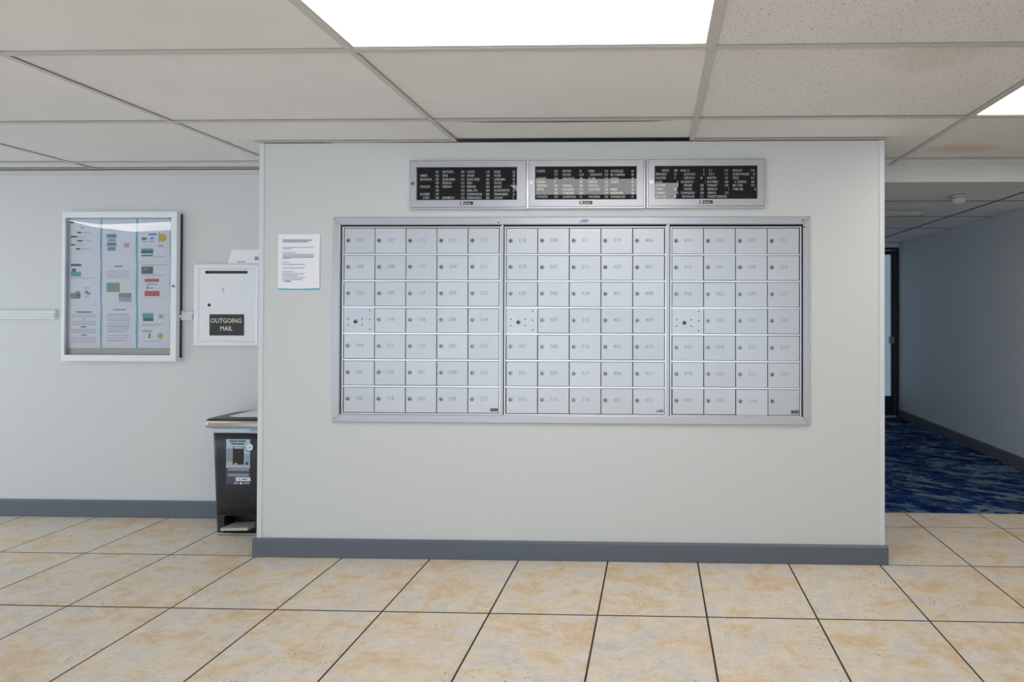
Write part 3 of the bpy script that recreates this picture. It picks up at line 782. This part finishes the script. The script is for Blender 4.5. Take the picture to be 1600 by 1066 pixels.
# ------------------------------------------------------------------ notice cabinet
YN = 2.968
def nb(px, py, y=YN): return on_y(px, py, y)
ox0, ox1 = nb(96, 450).x, nb(275.5, 450).x
oz1, oz0 = (nb(98, 331).z + nb(275, 330.5).z) / 2, (nb(98, 563.5).z + nb(275, 565.5).z) / 2
ix0, ix1 = nb(100.8, 450).x, nb(266.5, 450).x
iz1, iz0 = nb(180, 340.3).z, nb(180, 555).z
cab = thing('notice_cabinet', ((ox0 + ox1) / 2, YB, oz0), 'white framed glazed notice cabinet with flyers on the set-back wall', 'notice board')
b = MB()
b.box(ox0, ox0 + .006, YN + .010, YB - .001, oz0, oz1).box(ox1 - .006, ox1, YN + .010, YB - .001, oz0, oz1)
b.box(ox0 + .006, ox1 - .006, YN + .010, YB - .001, oz0, oz0 + .006).box(ox0 + .006, ox1 - .006, YN + .010, YB - .001, oz1 - .006, oz1)
b.build('case', M['white'], cab)
MB().box(ox0 + .0062, ox1 - .0062, YB - .010, YB - .001, oz0 + .0062, oz1 - .0062).build('back_panel', M['tan'], cab)
bx0, bx1, bz0, bz1 = nb(103, 500).x, nb(268, 500).x, nb(180, 545).z, nb(180, 341).z
MB().box(bx0, bx1, YB - .0125, YB - .0101, bz0, oz1 - .007).build('backing_paper', M['blueb'], cab)
b = MB()
OO = [(ox0, oz0), (ox1, oz0), (ox1, oz1), (ox0, oz1)]; II = [(ix0, iz0), (ix1, iz0), (ix1, iz1), (ix0, iz1)]
dd = None
for s_ in range(4):
    n = (s_ + 1) % 4
    A, B, C_, E_ = OO[s_], OO[n], II[n], II[s_]
    f3 = lambda p, y: (p[0], y, p[1])
    b.face([f3(A, YN), f3(B, YN), f3(C_, YN), f3(E_, YN)]); b.face([f3(A, YN), f3(B, YN), f3(B, YN + .0095), f3(A, YN + .0095)])
    b.face([f3(E_, YN), f3(C_, YN), f3(C_, YN + .0095), f3(E_, YN + .0095)]); b.face([f3(A, YN + .0095), f3(B, YN + .0095), f3(C_, YN + .0095), f3(E_, YN + .0095)])
cd_ = b.build('door', M['white'], cab)
b = MB(); nx, nz = 40, 30
zc = iz1
def tilt(u):      # bowed acrylic: leans out a little towards both ends
    return .0105 * max(0, (.30 - u) / .30) ** 1.5 + .0070 * max(0, (u - .35) / .65) ** 1.2
vs = []
for k in range(nz + 1):
    z = iz0 - .004 + (iz1 - iz0 + .008) * k / nz
    vs.append([(ix0 - .004 + (ix1 - ix0 + .008) * i / nx, YN + .006 - tilt(i / nx) * max(0, z - (iz1 - .20)), z) for i in range(nx + 1)])
for k in range(nz):
    for i in range(nx):
        b.face([vs[k][i], vs[k][i + 1], vs[k + 1][i + 1], vs[k + 1][i]], 0, True)
me = b.mesh('acrylic_pane', [M['acrylic']], fixn=False)
bm = bmesh.new(); bm.from_mesh(me); bmesh.ops.remove_doubles(bm, verts=bm.verts, dist=1e-6); bm.to_mesh(me); bm.free()
po = bpy.data.objects.new('acrylic_pane', me); link(po, (0, 0, 0), cd_)
lp = nb(271, 447); b = MB(); b.disc((lp.x, lp.z), .011, YN - .004, YN, 16); b.disc((lp.x + .002, lp.z - .002), .006, YN - .0048, YN - .003, 12, 1)
b.build('lock', [M['alub'], M['ink']], cd_)
sc_ = nb(265, 341.2); MB().disc((sc_.x, sc_.z), .005, YN - .002, YN + .004, 10).build('screw', M['idark'], cd_)
MB().box(ox1 + .0003, ox1 + .0025, YB - .018, YB - .006, oz0 + .02, oz1 - .01).build('side_shadow_strip', M['frame'], cab)  # dark strip stands in for the shadow line along the case side

# flyers: letter sheets in three columns and three rows
YP = YB - .0135
def nbp(px, py): return on_y(px, py, YP)
fx = [(104.0, 157.0), (160.0, 212.6), (216.0, 266.0)]
fz = [(342.0, 409.0), (409.1, 477.0), (477.1, 544.0)]
place = ['left', 'middle', 'right']; heights = ['top', 'centre', 'bottom']
FL = {
 (0, 0): ('flyer with short bold black lines', [('r', 110, 347, 116, 349, 0), ('r', 127, 355, 131, 357, 1), ('r', 121, 362.5, 127.5, 364.6, 0), ('r', 111, 369, 121.5, 371.2, 0), ('r', 121.3, 375.3, 129.4, 377.4, 0), ('r', 111, 381.8, 118, 383.8, 0), ('r', 119, 388.2, 126, 390.3, 0)] + [('r', x, y, x + 14, y + .9, 2) for x, y in ((128, 363), (122, 369.7), (130, 376), (119, 382.4), (127, 388.8))]),
 (0, 1): ('flyer with a small green picture and sketches', [('r', 111, 412.5, 127.5, 416, 5), ('r', 113, 420, 119, 425, 5), ('r', 111.3, 425, 127, 432.3, 4), ('r', 112, 434.5, 148, 435.5, 2), ('r', 111, 458, 126, 467, 6), ('r', 119, 455, 125, 459, 1), ('r', 121, 459, 125, 464, 5), ('r', 131, 449.5, 142, 450.8, 2), ('r', 133, 454, 138, 459, 1), ('r', 136, 457, 142, 461, 1), ('r', 132, 463, 140, 464.5, 2)]),
 (0, 2): ('flyer with a centred bold heading and pale paragraphs', [('r', 120, 487, 143.5, 488.6, 0), ('r', 129, 498, 133, 499.3, 1), ('r', 127, 510, 135, 511.6, 0), ('r', 127, 523, 136, 524.3, 0)] + [('r', 112, y, 150, y + 1.2, 2) for y in (491.5, 494.5, 501.5, 504.5, 507, 514, 516.5, 519, 527, 530, 534)]),
 (1, 0): ('flyer with two blue text blocks', [('r', 168, 357, 178, 360, 12), ('r', 167, 366, 182.5, 371.8, 3), ('r', 169, 373.3, 181, 377.5, 1), ('r', 167.5, 379, 182, 384.5, 3), ('r', 168.5, 386, 181, 391.5, 6), ('r', 194, 380, 202, 387, 2)]),
 (1, 1): ('flyer with a green map picture', [('r', 179.5, 415, 192, 417.4, 1)] + [('r', 167, y, 203, y + 1, 2) for y in (423.5, 427, 430.2, 433)] + [('r', 167, 442, 187, 456.5, 7), ('r', 170, 444, 176, 452, 4), ('r', 179, 445, 185, 450, 6), ('r', 186, 458, 205.5, 464.8, 8), ('r', 186, 464.8, 205.5, 471.8, 2), ('r', 189, 466, 203, 467.3, 1), ('r', 190, 469, 202, 470.2, 1)]),
 (1, 2): ('flyer of plain text lines under a centred title', [('r', 177, 483, 197, 485, 1)] + [('r', 168, y, 168 + w_, y + 1, 1 if k % 3 == 0 else 2) for k, (y, w_) in enumerate([(491, 33), (494, 35), (497, 38), (500, 36), (504.5, 38), (507.5, 34), (510, 35), (512.5, 35), (515, 33), (518, 30), (524, 36), (528, 34), (532, 30)])]),
 (2, 0): ('flyer with an orange logo', [('r', 223, 353.5, 262, 354.6, 2), ('r', 223, 356, 264, 357, 2), ('r', 224, 359, 262, 360, 2), ('r', 232, 365, 245, 367.8, 3), ('d', 254.5, 371.5, 6.5, 6.5, 10), ('r', 248.5, 364, 251, 379, 10), ('r', 222, 371.5, 229.5, 375, 11), ('r', 235, 371, 241, 374, 3), ('r', 222, 376.5, 229.5, 378.6, 2), ('r', 234, 376.5, 241, 378.6, 2), ('r', 247, 383, 256, 386, 2), ('r', 221.5, 388.5, 239.5, 392, 4), ('r', 221, 392, 239.5, 396.2, 5), ('r', 222, 398.5, 239, 400.6, 5), ('r', 241, 400.8, 256, 401.7, 2)]),
 (2, 1): ('flyer with a red lettered poster', [('r', 223, 413.5, 262, 414.5, 2), ('r', 221.5, 416.7, 239.5, 428, 11), ('r', 224, 418.5, 232, 422.5, 8), ('r', 222, 430, 258, 431, 2), ('r', 226.5, 435.8, 249, 440.6, 9), ('r', 229, 443, 247, 445, 2), ('r', 229.5, 447, 232, 453, 1), ('r', 233.5, 449.5, 240, 451, 1), ('r', 226.5, 454.8, 249.5, 463, 9), ('r', 222, 465.3, 257, 466.4, 12)]),
 (2, 2): ('flyer with a teal picture and small coloured marks', [('r', 223, 489.5, 240, 497, 4), ('r', 224, 497, 240, 502, 5), ('r', 227, 493, 231, 495.5, 3), ('r', 248, 491, 257, 499, 12), ('r', 249.5, 493, 254, 496, 1), ('r', 223, 506, 256, 507, 2), ('r', 223, 508.5, 250, 509.5, 2), ('r', 223, 516, 238, 519, 2), ('r', 232, 521, 236, 529, 7), ('d', 251, 525, 4.5, 4.5, 10), ('r', 225, 533, 252, 534, 2)]),
}
PM = [M['ink'], M['ink2'], M['ink3'], M['iblue'], M['iteal'], M['idteal'], M['isage'], M['igreen'], M['isage'], M['ired'], M['iorange'], M['idark'], M['cream']]
for (ci, ri), (desc, items) in FL.items():
    a, c = nbp(fx[ci][0], fz[ri][0]), nbp(fx[ci][1], fz[ri][1])
    lab = '%s, %s %s in the notice cabinet' % (desc, heights[ri], place[ci])
    t = thing('flyer', ((a.x + c.x) / 2, YP, c.z), lab, 'flyer', 'flyers in the notice cabinet')
    wv = .0025
    MB().face([(a.x, YP, a.z), (c.x, YP, a.z), (c.x - wv, YP - .001, (a.z + c.z) / 2), (c.x, YP, c.z), (a.x, YP, c.z), (a.x + wv * .6, YP - .001, (a.z + c.z) / 2)]).build('sheet', M['paper'], t)
    b = MB()
    for kind, p, q, r, s_, mi in items:
        y = YP - .0016 - .0001 * (len(b.f) % 7)
        if kind == 'r':
            A, B = nbp(p, q), nbp(r, s_)
            b.face([(A.x, y, A.z), (B.x, y, A.z), (B.x, y, B.z), (A.x, y, B.z)], mi)
        else:
            A = nbp(p, q); R_ = r / FOC * YP
            b.face([(A.x + R_ * math.cos(2 * math.pi * k / 16), y, A.z + R_ * math.sin(2 * math.pi * k / 16)) for k in range(16)], mi)
    b.build('print', PM, t, fixn=False)

# ------------------------------------------------------------------ outgoing mail box
YM = YB - .030
def om(px, py, y=YM): return on_y(px, py, y)
a, c = om(301.5, 412), om(403.3, 541.5)
mb_ = thing('outgoing_mail_box', ((a.x + c.x) / 2, YB, c.z), 'white wall-mounted outgoing mail drop box beside the notice cabinet', 'mail box')
da, dc = om(309.8, 419.5), om(397.2, 534.3)
OO = [(a.x, c.z), (c.x, c.z), (c.x, a.z), (a.x, a.z)]; II = [(da.x, dc.z), (dc.x, dc.z), (dc.x, da.z), (da.x, da.z)]
b = MB()
for s_ in range(4):
    n = (s_ + 1) % 4
    A, B, C_, E_ = OO[s_], OO[n], II[n], II[s_]
    f3 = lambda p, y: (p[0], y, p[1])
    lerp = lambda p, r, t: (p[0] + (r[0] - p[0]) * t, p[1] + (r[1] - p[1]) * t)
    A2, B2 = lerp(A, E_, .25), lerp(B, C_, .25)
    b.face([f3(A, YB - .0008), f3(B, YB - .0008), f3(B, YM + .006), f3(A, YM + .006)])
    b.face([f3(A, YM + .006), f3(B, YM + .006), f3(B2, YM), f3(A2, YM)])
    b.face([f3(A2, YM), f3(B2, YM), f3(C_, YM + .004), f3(E_, YM + .004)])
    b.face([f3(E_, YM + .004), f3(C_, YM + .004), f3(C_, YM + .016), f3(E_, YM + .016)])
    b.face([f3(A, YB - .0008), f3(B, YB - .0008), f3(C_, YM + .016), f3(E_, YM + .016)])
b.build('frame', M['white'], mb_)
sa, sc2 = om(319.4, 423.2), om(385.8, 427.6)
yd = YM + .005
b = MB()
g = .0012
x0, x1, z0, z1 = da.x + g, dc.x - g, dc.z + g, da.z - g
for q in ((x0, x1, z0, sc2.z), (x0, x1, sa.z, z1), (x0, sa.x, sc2.z, sa.z), (sc2.x, x1, sc2.z, sa.z)):
    b.box(q[0], q[1], yd, yd + .004, q[2], q[3])
dr = b.build('door', M['white'], mb_)
MB().box(x0, x1, yd + .012, yd + .014, z0, z1).build('inside', M['black'], mb_)
k_ = om(325.7, 476.7); MB().disc((k_.x, k_.z), .0098, yd - .0008, yd, 16).build('keyhole', M['black'], dr)
k_ = om(347.6, 452.8); MB().box(k_.x - .006, k_.x + .006, yd - .0004, yd, k_.z - .013, k_.z + .013).build('tape_mark', M['ink3'], dr)
a, c = om(326.8, 491.2), om(380, 524.6)
sg = MB().box(a.x, c.x, yd - .0025, yd - .0001, c.z, a.z).build('sign_plate', M['pblack'], mb_)
b = MB(); yy = yd - .0030
for word, py in (('OUTGOING', 501.6), ('MAIL', 513.8)):
    q = om(353, py); MB().text(word, q.x, yy, q.z, .0395, .90, align='CENTER', bold=.007).build('lettering', M['cream'], sg, fixn=False)
# envelope standing on top of it
a, c = on_y(361, 390, YB - .006), on_y(410, 411.8, YB - .02)
zt_ = on_y(380, 412, YM).z
t = thing('envelope', ((a.x + c.x) / 2, YB - .015, c.z), 'white envelope propped on top of the outgoing mail box', 'envelope')
MB().loft([[(a.x - .006, YB - .022, c.z), (c.x + .08, YB - .022, c.z), (c.x + .08, YB - .0205, c.z), (a.x - .006, YB - .0205, c.z)], [(a.x + .004, YB - .004, a.z), (c.x + .08, YB - .004, a.z), (c.x + .08, YB - .0025, a.z), (a.x + .004, YB - .0025, a.z)]], smooth=False).build('paper', M['paper'], t)
b = MB()
for k, (xa, xb, py, mi) in enumerate(((397, 404.6, 402.3, 0), (397, 404.6, 405.2, 0), (371, 384, 409.3, 1))):
    p, q = on_y(xa, py, YB - .02), on_y(xb, py, YB - .02)
    yy = YB - .0225 + .018 * (p.z - c.z) / (a.z - c.z) - .0005
    b.box(p.x, q.x, yy - .0003, yy, p.z - .0032, p.z + .0032, mi)
b.build('print', [M['ink'], M['ink2']], t)

# ------------------------------------------------------------------ step trash can
fp = on_z(372, 836.5, 0)
TY = fp.y; TX_ = on_y(374.5, 820, TY).x
hb, ht = .148, .176         # half widths, bottom and top
TD0, TD1 = TY, YB - .045    # depth
bin_ = thing('step_trash_can', (TX_, (TD0 + TD1) / 2, 0), 'black step-pedal trash can with steel rim in the corner', 'trash can')
def rrect(hx_, y0, y1, r, z, n=6, cx=TX_):
    pts = []
    for (qx, qy, a0) in ((cx + hx_ - r, y1 - r, 0), (cx - hx_ + r, y1 - r, 90), (cx - hx_ + r, y0 + r, 180), (cx + hx_ - r, y0 + r, 270)):
        for k in range(n + 1):
            a_ = math.radians(a0 + 90 * k / n); pts.append((qx + r * math.cos(a_), qy + r * math.sin(a_), z))
    return pts
def hw(z): return hb + (ht - hb) * z / .6
ZN = .112; ZL = on_y(330, 668.5, TY - .02).z; ZT = on_y(330, 657.5, TY - .02).z
zbt = ZL - .030
b = MB().loft([rrect(hw(z), TD0, TD1, .035, z) for z in (ZN, .25, .42, zbt)])
# lower skirt with the pedal recess
nw, nd = .090, .075
def skirt(z, inset=0.0):
    pts = rrect(hw(z), TD0, TD1, .035, z)
    # order: back right, back left, front left, front right -> insert notch between front left and front right
    fl, fr_ = pts[:21], pts[21:]
    return fl + [(TX_ - nw, TD0, z), (TX_ - nw, TD0 + nd, z), (TX_ + nw, TD0 + nd, z), (TX_ + nw, TD0, z)] + fr_
b.loft([skirt(.012), skirt(ZN)], smooth=False)
for sx in (-1, 1):   # rounded upper corners of the recess
    pts = [(TX_ + sx * nw, ZN)]
    for k in range(5):
        a_ = math.radians(90 * k / 4)
        pts.append((TX_ + sx * (nw - .018 + .018 * math.cos(a_)), ZN - .018 + .018 * math.sin(a_)))
    b.prism(pts, 'y', TD0 + .0002, TD0 + .02)
b.build('body', M['canb'], bin_)
b = MB().box(TX_ - nw + .001, TX_ + nw - .001, TD0 + nd - .004, TD0 + nd - .001, .0125, ZN - .001).box(TX_ - nw + .001, TX_ + nw - .001, TD0 + .003, TD0 + nd - .004, ZN - .003, ZN - .001)
for q in (TX_ - nw + .0005, TX_ + nw - .0025): b.box(q, q + .002, TD0 + .003, TD0 + nd - .004, .0125, ZN - .003)
b.build('recess_shade', M['black'], bin_)  # shade of the pedal recess, put in as black faces
MB().loft([rrect(hw(0) + .002, TD0 - .002, TD1 + .002, .036, .0005), rrect(hw(0) + .002, TD0 - .002, TD1 + .002, .036, .0115)]).build('base_ring', M['steel'], bin_)
b = MB()
b.loft([[(TX_ - .084, TD0 - .030, .036), (TX_ + .070, TD0 - .030, .040), (TX_ + .084, TD0 + .06, .038), (TX_ - .076, TD0 + .06, .034)],
        [(TX_ - .084, TD0 - .030, .052), (TX_ + .070, TD0 - .030, .056), (TX_ + .084, TD0 + .06, .054), (TX_ - .076, TD0 + .06, .050)]], smooth=False)
b.build('pedal', mat('pale_pedal_metal', lin(196, 192, 186), .35, metal=.3), bin_)
hl = hw(zbt)
b = MB().loft([rrect(hl + .004, TD0 - .004, TD1 + .004, .037, zbt - .004), rrect(hl + .010, TD0 - .010, TD1 + .008, .04, zbt + .006), rrect(hl + .013, TD0 - .012, TD1 + .010, .04, ZL)])
ln = b.build('bin_liner', M['liner'], bin_)
q0, q1 = on_y(390, 671, TD0 - .012), on_y(400, 674.5, TD0 - .012)
MB().face([(q0.x, TD0 - .0135, q1.z + .003), (q0.x + .05, TD0 - .0135, q1.z + .003), (q0.x + .045, TD0 - .0145, q0.z), (q0.x + .004, TD0 - .0145, q0.z)]).build('liner_print', M['linerb'], ln)
hr = ht + .028
b = MB().loft([rrect(hr, TD0 - .024, TD1 + .032, .042, ZL), rrect(hr + .001, TD0 - .025, TD1 + .033, .043, ZL + .004), rrect(hr + .001, TD0 - .025, TD1 + .033, .043, ZT - .003), rrect(hr - .003, TD0 - .021, TD1 + .029, .040, ZT)])
b.build('rim', M['steel'], bin_)
lid = MB().loft([rrect(hr - .004, TD0 - .020, TD1 + .028, .040, ZT), rrect(hr - .006, TD0 - .018, TD1 + .026, .040, ZT + .006), rrect(hr - .03, TD0 + .01, TD1 + .005, .05, ZT + .009), rrect(hr - .05, TD0 + .03, TD1 - .015, .06, ZT + .008)]).build('lid', M['lidb'], bin_)
MB().box(TX_ + .02, TX_ + .15, TD1 - .02, TD1 + .02, ZT + .007, ZT + .020).build('hinge_cover', M['lidb'], bin_)
# paper lying on the lid
t = thing('loose_paper', (TX_, (TD0 + TD1) / 2, ZT + .0095), 'crumpled white paper lying on the trash can lid', 'paper')
zz = ZT + .0095
pa, pb = on_z(346, 653.5, zz), on_z(352, 650, zz)
ppts = [(-.110, .050, .001), (-.06, .028, .0015), (.16, .030, .002), (.16, .150, .014), (-.03, .150, .014), (-.08, .100, .008)]
MB().loft([[(TX_ + x, TD0 + y, zz + z + q) for x, y, z in ppts] for q in (0, .0012)], smooth=False).build('sheet', M['paper'], t)
# product sticker
ys = TD0 - .0006
def st(px, py): return on_y(340 + px / 10.66, 670 + py / 10.66, ys)
b = MB()
def R_(x0, y0, x1, y1, mi, lift):
    A, B = st(x0, y0), st(x1, y1)
    b.box(A.x, B.x, ys - .0002 - lift * .0002, ys - lift * .0002, B.z, A.z, mi)
lay = [(145, 175, 540, 930, 4, 0), (145, 175, 540, 655, 0, 1), (145, 330, 250, 545, 1, 2), (145, 545, 540, 620, 6, 2), (440, 420, 540, 545, 7, 2), (175, 640, 520, 705, 1, 2), (175, 745, 520, 800, 1, 2), (200, 722, 500, 735, 5, 2), (305, 810, 550, 875, 2, 3), (335, 838, 380, 850, 1, 4), (408, 835, 490, 852, 5, 4), (255, 300, 437, 600, 3, 3), (270, 310, 425, 330, 2, 4), (275, 885, 345, 930, 1, 2), (430, 890, 530, 925, 1, 2)]
for q in lay: R_(*q)
for x0, x1, yy_ in ((198, 330, 208), (342, 470, 208), (232, 300, 252), (308, 448, 252)):      # two lines of small print, too fine to read
    R_(x0, yy_ - 13, x1, yy_ + 13, 5, 4)
p = st(390, 910); b.disc((p.x, p.z), .007, ys - .0010, ys - .0004, 14, 2)
p = st(490, 580); b.disc((p.x, p.z), .010, ys - .0014, ys - .0008, 14, 5)
p = st(535, 315); b.disc((p.x, p.z), .0235, ys - .0016, ys - .0008, 20, 5); b.disc((p.x, p.z + .002), .0205, ys - .0020, ys - .0014, 20, 2); b.box(p.x - .010, p.x + .010, ys - .0024, ys - .0018, p.z - .002, p.z + .002, 1)
p = st(305, 585); b.box(p.x - .008, p.x + .008, ys - .0014, ys - .0008, p.z - .003, p.z + .003, 2)
b.build('product_sticker', [mat('sticker_sky', lin(176, 196, 208), .4), mat('sticker_grey', lin(138, 146, 158), .4), mat('sticker_white', lin(222, 226, 230), .4), mat('sticker_can', lin(34, 24, 26), .4), mat('sticker_dark', lin(74, 76, 88), .4), mat('sticker_ink', lin(60, 76, 88), .4), mat('sticker_beige', lin(178, 176, 158), .4), mat('sticker_blue', lin(140, 164, 196), .4)], bin_)
